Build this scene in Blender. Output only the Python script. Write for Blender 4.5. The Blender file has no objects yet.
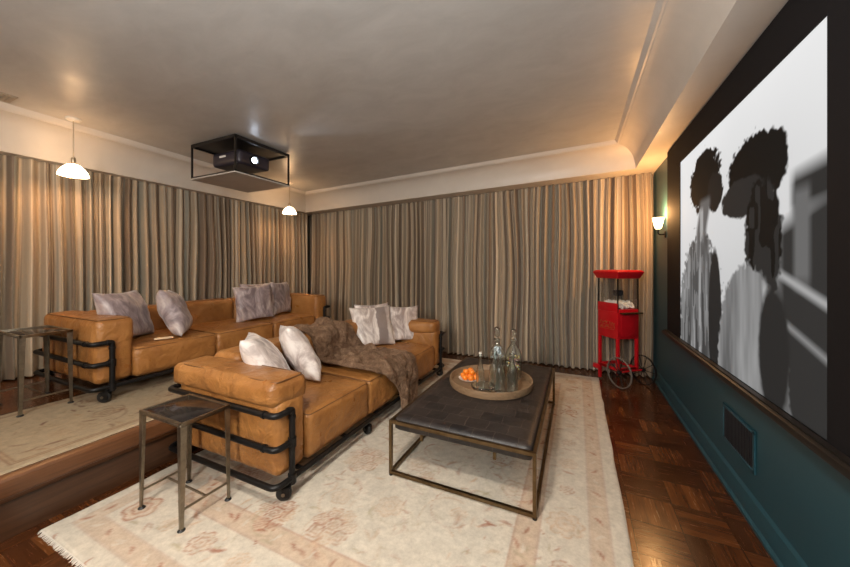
import bpy, bmesh, math, random
import numpy as np
from mathutils import Vector, Matrix, noise
R = math.radians
PI = math.pi
random.seed(7)
C = bpy.context.scene.collection
scn = bpy.context.scene

# ------------------------------------------------------------------ materials
def new_mat(name, col=(.5, .5, .5), rough=.5, metal=0, **kw):
    m = bpy.data.materials.new(name); m.use_nodes = True
    b = m.node_tree.nodes['Principled BSDF']
    b.inputs['Base Color'].default_value = (*col, 1)
    b.inputs['Roughness'].default_value = rough
    b.inputs['Metallic'].default_value = metal
    for k, v in kw.items():
        b.inputs[k.replace('_', ' ')].default_value = v
    return m
def NT(m):
    nt = m.node_tree
    return nt, nt.nodes['Principled BSDF']
def nd(nt, typ, **kw):
    n = nt.nodes.new(typ)
    for k, v in kw.items():
        if k in n.inputs: n.inputs[k].default_value = v
        else: setattr(n, k, v)
    return n
def coord(nt, kind='Object', scale=(1, 1, 1), rot=(0, 0, 0), loc=(0, 0, 0)):
    t = nt.nodes.new('ShaderNodeTexCoord'); mp = nt.nodes.new('ShaderNodeMapping')
    mp.inputs['Scale'].default_value = scale; mp.inputs['Rotation'].default_value = rot; mp.inputs['Location'].default_value = loc
    nt.links.new(t.outputs[kind], mp.inputs['Vector'])
    return mp.outputs['Vector']
def ramp(nt, fac, stops):
    r = nt.nodes.new('ShaderNodeValToRGB')
    els = r.color_ramp.elements
    while len(els) < len(stops): els.new(.5)
    for e, (p, c) in zip(els, stops):
        e.position = p; e.color = (*c, 1) if len(c) == 3 else c
    nt.links.new(fac, r.inputs['Fac'])
    return r.outputs['Color']
def noise_tex(nt, vec, scale=5, detail=4, rough=.55, dist=0):
    n = nd(nt, 'ShaderNodeTexNoise', Scale=scale, Detail=detail, Roughness=rough, Distortion=dist)
    nt.links.new(vec, n.inputs['Vector'])
    return n.outputs['Fac']
def bump(nt, b, h, strength=.3, dist=.01, prev=None):
    n = nd(nt, 'ShaderNodeBump', Strength=strength, Distance=dist)
    nt.links.new(h, n.inputs['Height'])
    if prev is not None: nt.links.new(prev, n.inputs['Normal'])
    nt.links.new(n.outputs['Normal'], b.inputs['Normal'])
    return n.outputs['Normal']
def mix(nt, fac, a, c, mode='MIX'):
    n = nt.nodes.new('ShaderNodeMix'); n.data_type = 'RGBA'; n.blend_type = mode
    for v, i in ((fac, 0), (a, 6), (c, 7)):
        if hasattr(v, 'node'): nt.links.new(v, n.inputs[i])
        elif i == 0: n.inputs[0].default_value = v
        else: n.inputs[i].default_value = (*v, 1)
    return n.outputs[2]
def math_n(nt, op, a, b=None):
    n = nt.nodes.new('ShaderNodeMath'); n.operation = op
    for i, v in enumerate((a, b)):
        if v is None: continue
        if hasattr(v, 'node'): nt.links.new(v, n.inputs[i])
        else: n.inputs[i].default_value = v
    return n.outputs[0]

def leather(name, c1, c2, c3, rough=.38):
    m = new_mat(name, c2, rough); nt, b = NT(m)
    v = coord(nt)
    n1 = noise_tex(nt, v, 3.5, 6, .6, .4)
    nt.links.new(ramp(nt, n1, [(.3, c1), (.52, c2), (.75, c3)]), b.inputs['Base Color'])
    nt.links.new(ramp(nt, noise_tex(nt, v, 9, 4), [(.3, (rough - .08,) * 3), (.7, (rough + .15,) * 3)]), b.inputs['Roughness'])
    p = bump(nt, b, noise_tex(nt, v, 6, 4, .55, 2.2), .5, .035)
    w = nd(nt, 'ShaderNodeTexNoise', Scale=11, Detail=3, Roughness=.5, Distortion=2.5); w.noise_type = 'RIDGED_MULTIFRACTAL'
    nt.links.new(coord(nt, 'Object', (1, .55, 1)), w.inputs['Vector'])
    p = bump(nt, b, w.outputs['Fac'], .16, .012, p)
    bump(nt, b, noise_tex(nt, v, 140, 3), .12, .004, p)
    return m
M = {}
M['leather'] = leather('caramel_leather', (.235, .092, .024), (.345, .148, .040), (.44, .205, .064), .34)
M['piping'] = new_mat('leather_piping', (.13, .052, .016), .5)
M['pipe'] = new_mat('blackened_pipe', (.018, .017, .017), .42, .7)
M['rubber'] = new_mat('caster_rubber', (.012, .012, .012), .55)
def mk_steel(name, c1, c2, rough=.35):
    m = new_mat(name, c1, rough, 1); nt, b = NT(m)
    nt.links.new(ramp(nt, noise_tex(nt, coord(nt), 14, 5, .6), [(.3, c1), (.7, c2)]), b.inputs['Base Color'])
    return m
M['steel'] = mk_steel('aged_steel', (.20, .17, .13), (.36, .32, .25), .4)
M['bronze'] = mk_steel('antique_bronze', (.12, .08, .04), (.22, .155, .085), .4)
M['smoked'] = new_mat('smoked_glass_top', (.016, .014, .014), .08)
M['glide'] = new_mat('black_glide', (.01, .01, .01), .4)
M['black'] = new_mat('black_metal', (.012, .011, .011), .45, .3)
M['black_plastic'] = new_mat('projector_black', (.03, .025, .035), .35)
M['brass'] = new_mat('brushed_nickel', (.55, .45, .32), .3, 1)
M['white_metal'] = new_mat('painted_canopy', (.75, .70, .62), .4)
def glassy(name, col=(1, 1, 1), rough=0.0, bumpy=0):
    m = new_mat(name, col, rough, Transmission_Weight=1.0, IOR=1.45)
    if bumpy:
        nt, b = NT(m)
        v = nd(nt, 'ShaderNodeTexVoronoi', Scale=bumpy)
        nt.links.new(coord(nt), v.inputs['Vector']); bump(nt, b, v.outputs['Distance'], .9, .012)
    return m
M['glass'] = glassy('clear_glass', (.93, .98, .97))
M['bottle'] = glassy('faint_blue_glass', (.92, .975, .97), .17)
M['cut'] = glassy('cut_glass', (.97, .98, 1), .02, 55)
def thin_glass():
    m = bpy.data.materials.new('case_pane'); m.use_nodes = True
    nt = m.node_tree; nt.nodes.clear()
    o = nt.nodes.new('ShaderNodeOutputMaterial'); mx = nt.nodes.new('ShaderNodeMixShader'); mx.inputs[0].default_value = .08
    t = nt.nodes.new('ShaderNodeBsdfTransparent'); g = nt.nodes.new('ShaderNodeBsdfGlossy'); g.inputs['Roughness'].default_value = .03
    nt.links.new(t.outputs[0], mx.inputs[1]); nt.links.new(g.outputs[0], mx.inputs[2]); nt.links.new(mx.outputs[0], o.inputs[0])
    return m
M['pane'] = thin_glass()
def emis(name, col, s, base=(.9, .85, .8)):
    m = new_mat(name, base, .4); b = m.node_tree.nodes['Principled BSDF']
    b.inputs['Emission Color'].default_value = (*col, 1); b.inputs['Emission Strength'].default_value = s
    return m
M['shade_glow'] = emis('lit_milk_glass', (1, .74, .45), 9)
M['sconce_glow'] = emis('lit_sconce_glass', (1, .70, .33), 11)
M['lens_glow'] = emis('lit_projector_lens', (.75, .85, 1), 30)
M['diffuser'] = emis('lit_downlight', (1, .86, .7), 8)
# curtain: woven stripes along the cloth (u = metres of cloth)
def mk_curtain():
    m = new_mat('striped_curtain', (.35, .27, .19), .6); nt, b = NT(m)
    uv = nt.nodes.new('ShaderNodeUVMap'); uv.uv_map = 'cloth'
    s = nt.nodes.new('ShaderNodeSeparateXYZ'); nt.links.new(uv.outputs[0], s.inputs[0])
    def stripe(sc, seed, lo, hi):
        c = nt.nodes.new('ShaderNodeCombineXYZ')
        nt.links.new(math_n(nt, 'MULTIPLY', s.outputs[0], sc), c.inputs[0])
        c.inputs[1].default_value = seed
        n = nd(nt, 'ShaderNodeTexNoise', Scale=1, Detail=2, Roughness=.5); nt.links.new(c.outputs[0], n.inputs['Vector'])
        mr = nd(nt, 'ShaderNodeMapRange'); mr.inputs[1].default_value = lo; mr.inputs[2].default_value = hi
        nt.links.new(n.outputs['Fac'], mr.inputs[0])
        return mr.outputs[0]
    a = mix(nt, stripe(16, 3.3, .44, .50), (.185, .13, .085), (.39, .305, .21))
    a = mix(nt, stripe(13, 9.1, .53, .59), a, (.235, .215, .17))
    a = mix(nt, stripe(22, 5.7, .57, .63), a, (.60, .50, .37))
    nt.links.new(a, b.inputs['Base Color'])
    b.inputs['Sheen Weight'].default_value = .25
    v = coord(nt, 'Object', (60, 60, 6))
    bump(nt, b, noise_tex(nt, v, 5, 3), .15, .004)
    return m
M['curtain'] = mk_curtain()
def mk_plaster(name, c1, c2, r0=.25, r1=.5):
    m = new_mat(name, c1, .4); nt, b = NT(m)
    v = coord(nt)
    n = noise_tex(nt, coord(nt, 'Object', (1, 1.7, 1)), 2.4, 7, .66, .5)
    nt.links.new(ramp(nt, n, [(.3, c1), (.7, c2)]), b.inputs['Base Color'])
    nt.links.new(ramp(nt, noise_tex(nt, v, 4, 5), [(.3, (r0 + .03,) * 3), (.75, (r1,) * 3)]), b.inputs['Roughness'])
    bump(nt, b, noise_tex(nt, coord(nt, 'Object', (1, 1.6, 1)), 5, 5, .5, .8), .13, .010)
    return m
M['plaster'] = mk_plaster('burnished_plaster', (.45, .425, .39), (.54, .51, .47))
M['cove'] = mk_plaster('cove_plaster', (.60, .54, .47), (.64, .58, .51), .35, .5)
M['teal'] = new_mat('teal_paint', (.018, .070, .093), .38)
M['wall_back'] = new_mat('wall_paint', (.25, .2, .15), .7)
def mk_wood(name, c1, c2, sc, rough=.3):
    m = new_mat(name, c1, rough); nt, b = NT(m)
    v = coord(nt, 'Object', sc)
    nt.links.new(ramp(nt, noise_tex(nt, v, 3, 6, .65, .4), [(.25, c1), (.75, c2)]), b.inputs['Base Color'])
    bump(nt, b, noise_tex(nt, v, 6, 4), .1, .003)
    return m
M['step_wood'] = mk_wood('walnut_step', (.075, .028, .011), (.19, .078, .03), (14, .8, 14), .3)
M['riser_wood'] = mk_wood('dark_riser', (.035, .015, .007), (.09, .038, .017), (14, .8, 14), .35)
M['frame_wood'] = mk_wood('ebonised_ledge', (.005, .004, .0035), (.013, .009, .007), (10, .8, 10), .45)
M['tray_wood'] = mk_wood('tray_oak', (.18, .11, .058), (.31, .20, .115), (3, 16, 16), .5)
def mk_parquet():
    m = new_mat('parquet', (.1, .04, .015), .22); nt, b = NT(m)
    T = .26
    tc = nt.nodes.new('ShaderNodeTexCoord'); s = nt.nodes.new('ShaderNodeSeparateXYZ'); nt.links.new(tc.outputs['Object'], s.inputs[0])
    x = math_n(nt, 'DIVIDE', math_n(nt, 'ADD', s.outputs[0], 20.26 - .02), T)
    y = math_n(nt, 'DIVIDE', math_n(nt, 'ADD', s.outputs[1], 20.01), T)
    ix, iy = math_n(nt, 'FLOOR', x), math_n(nt, 'FLOOR', y)
    fx, fy = math_n(nt, 'FRACT', x), math_n(nt, 'FRACT', y)
    chk = math_n(nt, 'MODULO', math_n(nt, 'ADD', ix, iy), 2)
    cell = nt.nodes.new('ShaderNodeCombineXYZ'); nt.links.new(ix, cell.inputs[0]); nt.links.new(iy, cell.inputs[1])
    wn = nd(nt, 'ShaderNodeTexWhiteNoise'); nt.links.new(cell.outputs[0], wn.inputs['Vector'])
    # strip direction swaps on every other block
    def sel(a, c):
        n = nt.nodes.new('ShaderNodeMix'); nt.links.new(chk, n.inputs[0]); nt.links.new(a, n.inputs[2]); nt.links.new(c, n.inputs[3]); return n.outputs[0]
    along, across = sel(x, y), sel(y, x)
    gv = nt.nodes.new('ShaderNodeCombineXYZ')
    nt.links.new(math_n(nt, 'MULTIPLY', along, 1.0), gv.inputs[0]); nt.links.new(math_n(nt, 'MULTIPLY', across, 14.0), gv.inputs[1]); nt.links.new(math_n(nt, 'MULTIPLY', wn.outputs['Value'], 30), gv.inputs[2])
    g = noise_tex(nt, gv.outputs[0], 1.6, 6, .65)
    strip = math_n(nt, 'FLOOR', math_n(nt, 'MULTIPLY', across, 5))
    sv = nt.nodes.new('ShaderNodeCombineXYZ'); nt.links.new(strip, sv.inputs[0]); nt.links.new(ix, sv.inputs[1]); nt.links.new(iy, sv.inputs[2])
    w2 = nd(nt, 'ShaderNodeTexWhiteNoise'); nt.links.new(sv.outputs[0], w2.inputs['Vector'])
    f = math_n(nt, 'ADD', math_n(nt, 'MULTIPLY', g, .55), math_n(nt, 'MULTIPLY', wn.outputs['Value'], .20))
    f = math_n(nt, 'ADD', f, math_n(nt, 'MULTIPLY', w2.outputs['Value'], .22))
    col = ramp(nt, f, [(.2, (.020, .006, .002)), (.5, (.070, .021, .006)), (.8, (.18, .062, .017))])
    def edge(v, wd):
        return math_n(nt, 'LESS_THAN', math_n(nt, 'MINIMUM', v, math_n(nt, 'SUBTRACT', 1.0, v)), wd)
    e = math_n(nt, 'MAXIMUM', edge(fx, .012), edge(fy, .012))
    e2 = edge(math_n(nt, 'FRACT', math_n(nt, 'MULTIPLY', across, 5)), .03)
    e = math_n(nt, 'MAXIMUM', e, math_n(nt, 'MULTIPLY', e2, .2))
    nt.links.new(mix(nt, math_n(nt, 'MULTIPLY', e, .7), col, (.008, .003, .001)), b.inputs['Base Color'])
    nt.links.new(ramp(nt, g, [(.3, (.16,) * 3), (.7, (.30,) * 3)]), b.inputs['Roughness'])
    bump(nt, b, math_n(nt, 'SUBTRACT', noise_tex(nt, tc.outputs['Object'], 3.5, 3), math_n(nt, 'MULTIPLY', e, .15)), .12, .012)
    return m
M['parquet'] = mk_parquet()
def mk_rug(name, mul=(1, 1, 1)):
    m = new_mat(name, (.6, .5, .4), .95); nt, b = NT(m)
    a = nt.nodes.new('ShaderNodeVertexColor'); a.layer_name = 'weave'
    v = coord(nt)
    n = noise_tex(nt, v, 55, 4, .7)
    c = mix(nt, .35, a.outputs['Color'], ramp(nt, n, [(.3, (.55, .53, .5)), (.62, (1, 1, 1))]), 'MULTIPLY')
    c = mix(nt, 1, c, mul, 'MULTIPLY')
    nt.links.new(c, b.inputs['Base Color'])
    bump(nt, b, noise_tex(nt, v, 220, 2), .4, .004)
    b.inputs['Specular IOR Level'].default_value = .15
    return m
M['rug'] = mk_rug('faded_wool_rug'); M['runner'] = mk_rug('platform_wool_rug', (.56, .49, .39))
def mk_pillow(name, cs, scale):
    m = new_mat(name, cs[1], .38); nt, b = NT(m)
    v = coord(nt, 'Object', (1, .5, .55))
    f = noise_tex(nt, v, scale, 7, .62, 1.3)
    nt.links.new(ramp(nt, f, [(.38, cs[0]), (.47, cs[1]), (.54, cs[2]), (.62, cs[3])]), b.inputs['Base Color'])
    b.inputs['Sheen Weight'].default_value = .3
    p = bump(nt, b, noise_tex(nt, coord(nt), 7, 2, .5, 1), .35, .03)
    bump(nt, b, noise_tex(nt, coord(nt, 'Object', (30, 30, 90)), 6, 2), .1, .003, p)
    return m
M['pillow'] = mk_pillow('marbled_velvet', [(.34, .27, .25), (.55, .47, .44), (.78, .71, .67), (.86, .81, .77)], 5.5)
M['pillow_dark'] = mk_pillow('mauve_velvet', [(.17, .125, .13), (.29, .225, .23), (.42, .34, .33), (.60, .52, .48)], 5.5)
def mk_stripe_pillow():
    m = mk_pillow('striped_velvet', [(.38, .31, .28), (.60, .52, .48), (.78, .71, .66), (.84, .79, .74)], 5.5)
    nt, b = NT(m); s = nt.nodes.new('ShaderNodeSeparateXYZ')
    tc = nt.nodes.new('ShaderNodeTexCoord'); nt.links.new(tc.outputs['Object'], s.inputs[0])
    x = math_n(nt, 'ADD', s.outputs[0], math_n(nt, 'MULTIPLY', noise_tex(nt, tc.outputs['Object'], 9, 3), .09))
    k = ramp(nt, x, [(.085, (0, 0, 0)), (.095, (1, 1, 1)), (.22, (1, 1, 1)), (.24, (.3, .3, .3))])
    old = b.inputs['Base Color'].links[0].from_socket
    nt.links.new(mix(nt, k, old, (.25, .20, .185)), b.inputs['Base Color'])
    return m
M['pillow_stripe'] = mk_stripe_pillow()
def mk_throw():
    m = new_mat('brown_plush', (.13, .07, .035), .9); nt, b = NT(m)
    v = coord(nt)
    nt.links.new(ramp(nt, noise_tex(nt, v, 11, 7, .7, .8), [(.3, (.06, .03, .016)), (.52, (.17, .097, .055)), (.7, (.34, .22, .14))]), b.inputs['Base Color'])
    b.inputs['Sheen Weight'].default_value = .22; b.inputs['Sheen Roughness'].default_value = .4; b.inputs['Sheen Tint'].default_value = (.8, .5, .3, 1)
    p = bump(nt, b, noise_tex(nt, v, 15, 5, .6, 1), .9, .05)
    bump(nt, b, noise_tex(nt, v, 160, 3), .5, .006, p)
    return m
M['throw'] = mk_throw()
def mk_patch():
    m = new_mat('patched_black_leather', (.03, .02, .02), .32); nt, b = NT(m)
    v = coord(nt, 'Object', (1, 1, 1), (0, 0, 0), (.03, .0, 0))
    br = nd(nt, 'ShaderNodeTexBrick', Scale=1.0); br.offset = .5
    br.inputs['Mortar Size'].default_value = .0022; br.inputs['Mortar Smooth'].default_value = .6
    br.inputs['Brick Width'].default_value = .15; br.inputs['Row Height'].default_value = .13; br.inputs['Bias'].default_value = 0
    br.inputs['Color1'].default_value = (.008, .007, .008, 1); br.inputs['Color2'].default_value = (.026, .019, .017, 1); br.inputs['Mortar'].default_value = (.07, .052, .042, 1)
    nn = nd(nt, 'ShaderNodeTexNoise', Scale=5, Detail=2); nt.links.new(v, nn.inputs['Vector'])
    va = nt.nodes.new('ShaderNodeVectorMath'); va.operation = 'MULTIPLY_ADD'; va.inputs[1].default_value = (.05, .05, 0)
    nt.links.new(nn.outputs['Color'], va.inputs[0]); nt.links.new(v, va.inputs[2]); nt.links.new(va.outputs[0], br.inputs['Vector'])
    n = noise_tex(nt, coord(nt), 9, 7, .68, 1)
    c = mix(nt, ramp(nt, n, [(.5, (0, 0, 0)), (.8, (.6, .6, .6))]), br.outputs['Color'], (.065, .048, .04))
    nt.links.new(c, b.inputs['Base Color'])
    nt.links.new(ramp(nt, n, [(.3, (.34,) * 3), (.7, (.58,) * 3)]), b.inputs['Roughness'])
    p = bump(nt, b, math_n(nt, 'SUBTRACT', 1.0, br.outputs['Fac']), .5, .006)
    bump(nt, b, noise_tex(nt, coord(nt), 18, 5, .6), .3, .008, p)
    return m
M['patch'] = mk_patch()
M['red'] = new_mat('red_enamel', (.50, .006, .012), .28)
M['gold'] = new_mat('gold_lettering', (.42, .24, .08), .35, .6)
M['popcorn'] = new_mat('popcorn', (.95, .92, .84), .8)
M['wheel_grey'] = new_mat('wheel_tyre', (.16, .14, .12), .5)
M['orange'] = new_mat('mandarin_peel', (.85, .22, .012), .35)
M['china'] = new_mat('white_china', (.8, .77, .72), .25)
M['cork'] = new_mat('bottle_stopper', (.72, .68, .6), .5)
M['masking'] = new_mat('black_masking', (.011, .010, .011), .8)
M['masking'].node_tree.nodes['Principled BSDF'].inputs['Specular IOR Level'].default_value = .12
M['grille'] = new_mat('black_grille', (.010, .010, .012), .5)
M['vent_paint'] = new_mat('vent_paint', (.33, .28, .22), .5)
M['silver'] = new_mat('foil_wrap', (.85, .9, .95), .25, .6)
M['remote'] = new_mat('ivory_plastic', (.68, .52, .33), .4)
M['tassel'] = new_mat('rug_fringe', (.66, .60, .52), .9)
def mk_candy():
    m = new_mat('mixed_candy', (.6, .4, .3), .3); nt, b = NT(m)
    v = nd(nt, 'ShaderNodeTexVoronoi', Scale=60); nt.links.new(coord(nt), v.inputs['Vector'])
    s = nt.nodes.new('ShaderNodeSeparateColor'); nt.links.new(v.outputs['Color'], s.inputs[0])
    nt.links.new(ramp(nt, s.outputs[0], [(.2, (.55, .25, .3)), (.45, (.75, .7, .65)), (.6, (.25, .45, .35)), (.8, (.75, .55, .2))]), b.inputs['Base Color'])
    return m
M['candy'] = mk_candy()

# ------------------------------------------------------------------ mesh helpers
class MB:
    def __init__(s): s.v = []; s.f = []
    def add(s, vs, fs, mat=None):
        o = len(s.v)
        s.v += [tuple(mat @ Vector(p)) if mat else tuple(p) for p in vs]
        s.f += [tuple(i + o for i in f) for f in fs]
        return s
    def box(s, a, b, mat=None):
        x0, y0, z0 = a; x1, y1, z1 = b
        vs = [(x0, y0, z0), (x1, y0, z0), (x1, y1, z0), (x0, y1, z0), (x0, y0, z1), (x1, y0, z1), (x1, y1, z1), (x0, y1, z1)]
        return s.add(vs, [(0, 3, 2, 1), (4, 5, 6, 7), (0, 1, 5, 4), (1, 2, 6, 5), (2, 3, 7, 6), (3, 0, 4, 7)], mat)
    def lathe(s, prof, n=32, mat=None, close=False):
        vs = []; fs = []
        for (r, z) in prof:
            for k in range(n):
                t = 2 * PI * k / n; vs.append((max(r, 1e-5) * math.cos(t), max(r, 1e-5) * math.sin(t), z))
        m = len(prof)
        for i in range(m - 1 if not close else m):
            j = (i + 1) % m
            for k in range(n):
                k2 = (k + 1) % n
                fs.append((i * n + k, i * n + k2, j * n + k2, j * n + k))
        return s.add(vs, fs, mat)
    def tube(s, pts, r, n=10, bend=0, closed=False, cap=True):
        pts = [Vector(p) for p in pts]
        if bend > 0: pts = fillet(pts, bend, closed)
        m = len(pts); vs = []; fs = []
        up = None
        for i, p in enumerate(pts):
            if closed: d = (pts[(i + 1) % m] - pts[i - 1]).normalized()
            else: d = (pts[min(i + 1, m - 1)] - pts[max(i - 1, 0)]).normalized()
            if up is None:
                up = Vector((0, 0, 1)) if abs(d.z) < .9 else Vector((1, 0, 0))
            a = d.cross(up).normalized(); u = a.cross(d).normalized(); up = u
            rr = r[i] if isinstance(r, (list, tuple)) else r
            for k in range(n):
                t = 2 * PI * k / n; vs.append(p + (a * math.cos(t) + u * math.sin(t)) * rr)
        for i in range(m if closed else m - 1):
            j = (i + 1) % m
            for k in range(n):
                k2 = (k + 1) % n; fs.append((i * n + k, i * n + k2, j * n + k2, j * n + k))
        if cap and not closed:
            fs.append(tuple(range(n))[::-1]); fs.append(tuple((m - 1) * n + k for k in range(n)))
        return s.add(vs, fs)
    def sphere(s, c, r, n=12, sc=(1, 1, 1)):
        prof = [(r * math.sin(PI * i / n), -r * math.cos(PI * i / n)) for i in range(n + 1)]
        return s.lathe(prof, n * 2, Matrix.Translation(c) @ Matrix.Diagonal((*sc, 1)))
    def build(s, name, mat, parent=None, smooth=True, bevel=0, loc=None, angle=40):
        me = bpy.data.meshes.new(name); me.from_pydata(s.v, [], s.f); me.update()
        bm = bmesh.new(); bm.from_mesh(me)
        bmesh.ops.remove_doubles(bm, verts=bm.verts, dist=1e-5)
        bmesh.ops.recalc_face_normals(bm, faces=bm.faces)
        if bevel:
            es = [e for e in bm.edges if len(e.link_faces) == 2 and e.calc_face_angle(0) > R(30)]
            bmesh.ops.bevel(bm, geom=es, offset=bevel, segments=2, profile=.5, affect='EDGES', clamp_overlap=True)
        bm.to_mesh(me); bm.free()
        if mat: me.materials.append(mat)
        if smooth:
            me.shade_smooth(); me.set_sharp_from_angle(angle=R(angle))
        o = bpy.data.objects.new(name, me); C.objects.link(o)
        if parent: o.parent = parent
        if loc: o.location = loc
        return o
def fillet(pts, r, closed=False, seg=5):
    out = []; m = len(pts)
    for i, p in enumerate(pts):
        if not closed and i in (0, m - 1): out.append(p); continue
        a, b = pts[i - 1], pts[(i + 1) % m]
        d1, d2 = (a - p), (b - p)
        rr = min(r, d1.length * .45, d2.length * .45)
        p1, p2 = p + d1.normalized() * rr, p + d2.normalized() * rr
        for k in range(seg + 1):
            t = k / seg; out.append(p1 * (1 - t) ** 2 + p * 2 * t * (1 - t) + p2 * t * t)
    return out
def tag(o, label=None, cat=None, group=None, kind=None):
    if label: o['label'] = label
    if cat: o['category'] = cat
    if group: o['group'] = group
    if kind: o['kind'] = kind
    return o
def thing(name, label, cat, loc=(0, 0, 0), rz=0, group=None):
    o = bpy.data.objects.new(name, None); C.objects.link(o); o.empty_display_size = .1
    o.location = loc; o.rotation_euler = (0, 0, rz)
    return tag(o, label, cat, group)
def dup(root, loc, rot=(0, 0, 0), label=None, parent=None):
    r = root.copy(); C.objects.link(r)
    if parent is not None: r.parent = parent
    if loc is not None: r.location = loc; r.rotation_euler = rot
    if label: r['label'] = label
    for ch in list(root.children): dup_child(ch, r)
    return r
def dup_child(ch, par):
    c = ch.copy(); C.objects.link(c); c.parent = par
    for g in list(ch.children): dup_child(g, c)
def struct(mb, name, mat, **k):
    o = mb.build(name, mat, **k); o['kind'] = 'structure'; return o
def soft(a, b, r, crown=(0, 0, 0), res=.035, amp=.006, seed=0, taper=0):
    """rounded, padded block between corners a and b; crown = how far each face pair swells"""
    a, b = Vector(a), Vector(b); c = (a + b) / 2; h = (b - a) / 2
    nn = [max(4, int(round(2 * h[i] / res))) for i in range(3)]
    bm = bmesh.new(); idx = {}
    vs = []; fs = []
    def vert(i, j, k):
        key = (i, j, k)
        if key not in idx:
            idx[key] = len(vs); vs.append([2 * i / nn[0] - 1, 2 * j / nn[1] - 1, 2 * k / nn[2] - 1])
        return idx[key]
    for ax in range(3):
        u, v = (ax + 1) % 3, (ax + 2) % 3
        for side in (0, nn[ax]):
            for i in range(nn[u]):
                for j in range(nn[v]):
                    q = []
                    for (p, s_) in ((i, j), (i + 1, j), (i + 1, j + 1), (i, j + 1)):
                        t = [0, 0, 0]; t[ax] = side; t[u] = p; t[v] = s_; q.append(vert(*t))
                    fs.append(q if side else q[::-1])
    bm.free()
    out = []
    for p in vs:
        q = Vector([p[i] * h[i] for i in range(3)])
        inner = Vector([max(-(h[i] - r), min(h[i] - r, q[i])) for i in range(3)])
        d = q - inner
        n = d.normalized() if d.length > 1e-6 else Vector((0, 0, 1))
        w = inner + n * r if d.length > 1e-6 else q
        for i in range(3):
            if abs(p[i]) > .999:
                o1, o2 = (i + 1) % 3, (i + 2) % 3
                f = (1 - p[o1] ** 2) ** .6 * (1 - p[o2] ** 2) ** .6
                w[i] += math.copysign(crown[i] * f, p[i])
        w += c
        nz = noise.noise(w * 3.2 + Vector((seed, 0, 0))) + .5 * noise.noise(w * 9 + Vector((seed, 5, 0)))
        w += n * nz * amp
        out.append(tuple(w))
    mb = MB(); mb.add(out, fs); return mb

# ------------------------------------------------------------------ room
XL, XR, YB, YN = -5.52, .97, 5.52, -1.9
def ring(w, z_ln, z_lf, z_rf, z_rn):
    v = max(0, w - .13)
    return [(XL + w, YN + w, z_ln), (XL + w, YB - w, z_lf), (XR - v, YB - w, z_rf), (XR - v, YN + w, z_rn)]
struct(MB().box((-2.95, YN, -.1), (XR + .02, YB, 0)), 'floor', M['parquet'], smooth=False)
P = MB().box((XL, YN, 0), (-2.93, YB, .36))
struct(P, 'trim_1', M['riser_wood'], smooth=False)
struct(MB().box((XL, YN, .36), (-2.93, YB, .373)), 'trim_2', M['parquet'], smooth=False)
pr = [(-2.93, .225), (-2.905, .225), (-2.895, .24), (-2.895, .252), (-2.875, .262), (-2.868, .28), (-2.868, .355), (-2.876, .368), (-2.89, .373), (-2.93, .373)]
def extrude_y(prof, y0, y1, n=1):
    mb = MB(); vs = []; m = len(prof)
    for k in range(n + 1):
        y = y0 + (y1 - y0) * k / n
        vs += [(x, y, z) for x, z in prof]
    fs = [(k * m + i, k * m + (i + 1) % m, (k + 1) * m + (i + 1) % m, (k + 1) * m + i) for k in range(n) for i in range(m)]
    fs += [tuple(range(m)), tuple(n * m + i for i in range(m))[::-1]]
    return mb.add(vs, fs)
struct(extrude_y(pr, YN, YB), 'trim_3', M['step_wood'], angle=25)
struct(MB().box((XL - .1, YN, 0), (XL, YB, 3.3)), 'wall_left', M['wall_back'], smooth=False)
struct(MB().box((XL, YB, 0), (XR, YB + .1, 3.3)), 'wall_back', M['wall_back'], smooth=False)
struct(MB().box((XL - .1, YN - .1, 0), (XR + .1, YN, 3.3)), 'wall_front', M['wall_back'], smooth=False)
struct(MB().box((XR, YN, 0), (XR + .1, YB, 3.3)), 'wall_right', M['teal'], smooth=False)
bb = [(XR, 0), (XR - .035, 0), (XR - .035, .02), (XR - .022, .035), (XR - .022, .105), (XR - .014, .125), (XR - .014, .14), (XR - .004, .155), (XR, .16)]
struct(extrude_y([(x, z) for x, z in bb], YN, YB - .1), 'baseboard_right', M['teal'], angle=25)
# ceiling field and coving
def prof_z(t, lo, hi): return lo + (hi - lo) * t
LOW = (2.69, 2.665, 2.845, 2.86); HI = (3.12, 3.02, 3.18, 3.19)
prof = [(.0, 0, .0), (.39, 0, .0)]
for k in range(1, 11):
    th = PI / 2 * k / 10; prof.append((.39 + .215 * (1 - math.cos(th)), .86 * math.sin(th), 0))
prof += [(.61, .88, 0), (.625, .88, 0), (.64, .93, 0), (.655, 1.0, 0)]
rings = []
for w, t, _ in prof:
    rings.append(ring(w, *[LOW[i] + (HI[i] - LOW[i]) * t for i in range(4)]))
names = ['trim_4', 'trim_5', 'trim_6', 'trim_7']      # left, back, right, front coving
for s in range(4):
    a, b = s, (s + 1) % 4
    mb = MB(); vs = []; fs = []; N = 24
    for rg in rings:
        for k in range(N + 1):
            p = Vector(rg[a]).lerp(Vector(rg[b]), k / N); vs.append(p)
    for i in range(len(rings) - 1):
        for k in range(N):
            q = i * (N + 1) + k; fs.append((q, q + 1, q + N + 2, q + N + 1))
    struct(mb.add(vs, fs), names[s], M['cove'], angle=28)
rg = rings[-1]; mb = MB(); vs = []; fs = []; N = 16
for i in range(N + 1):
    l = Vector(rg[0]).lerp(Vector(rg[1]), i / N); r_ = Vector(rg[3]).lerp(Vector(rg[2]), i / N)
    for j in range(N + 1): vs.append(l.lerp(r_, j / N))
for i in range(N):
    for j in range(N):
        q = i * (N + 1) + j; fs.append((q, q + 1, q + N + 2, q + N + 1))
struct(mb.add(vs, fs), 'ceiling', M['plaster'])
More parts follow.
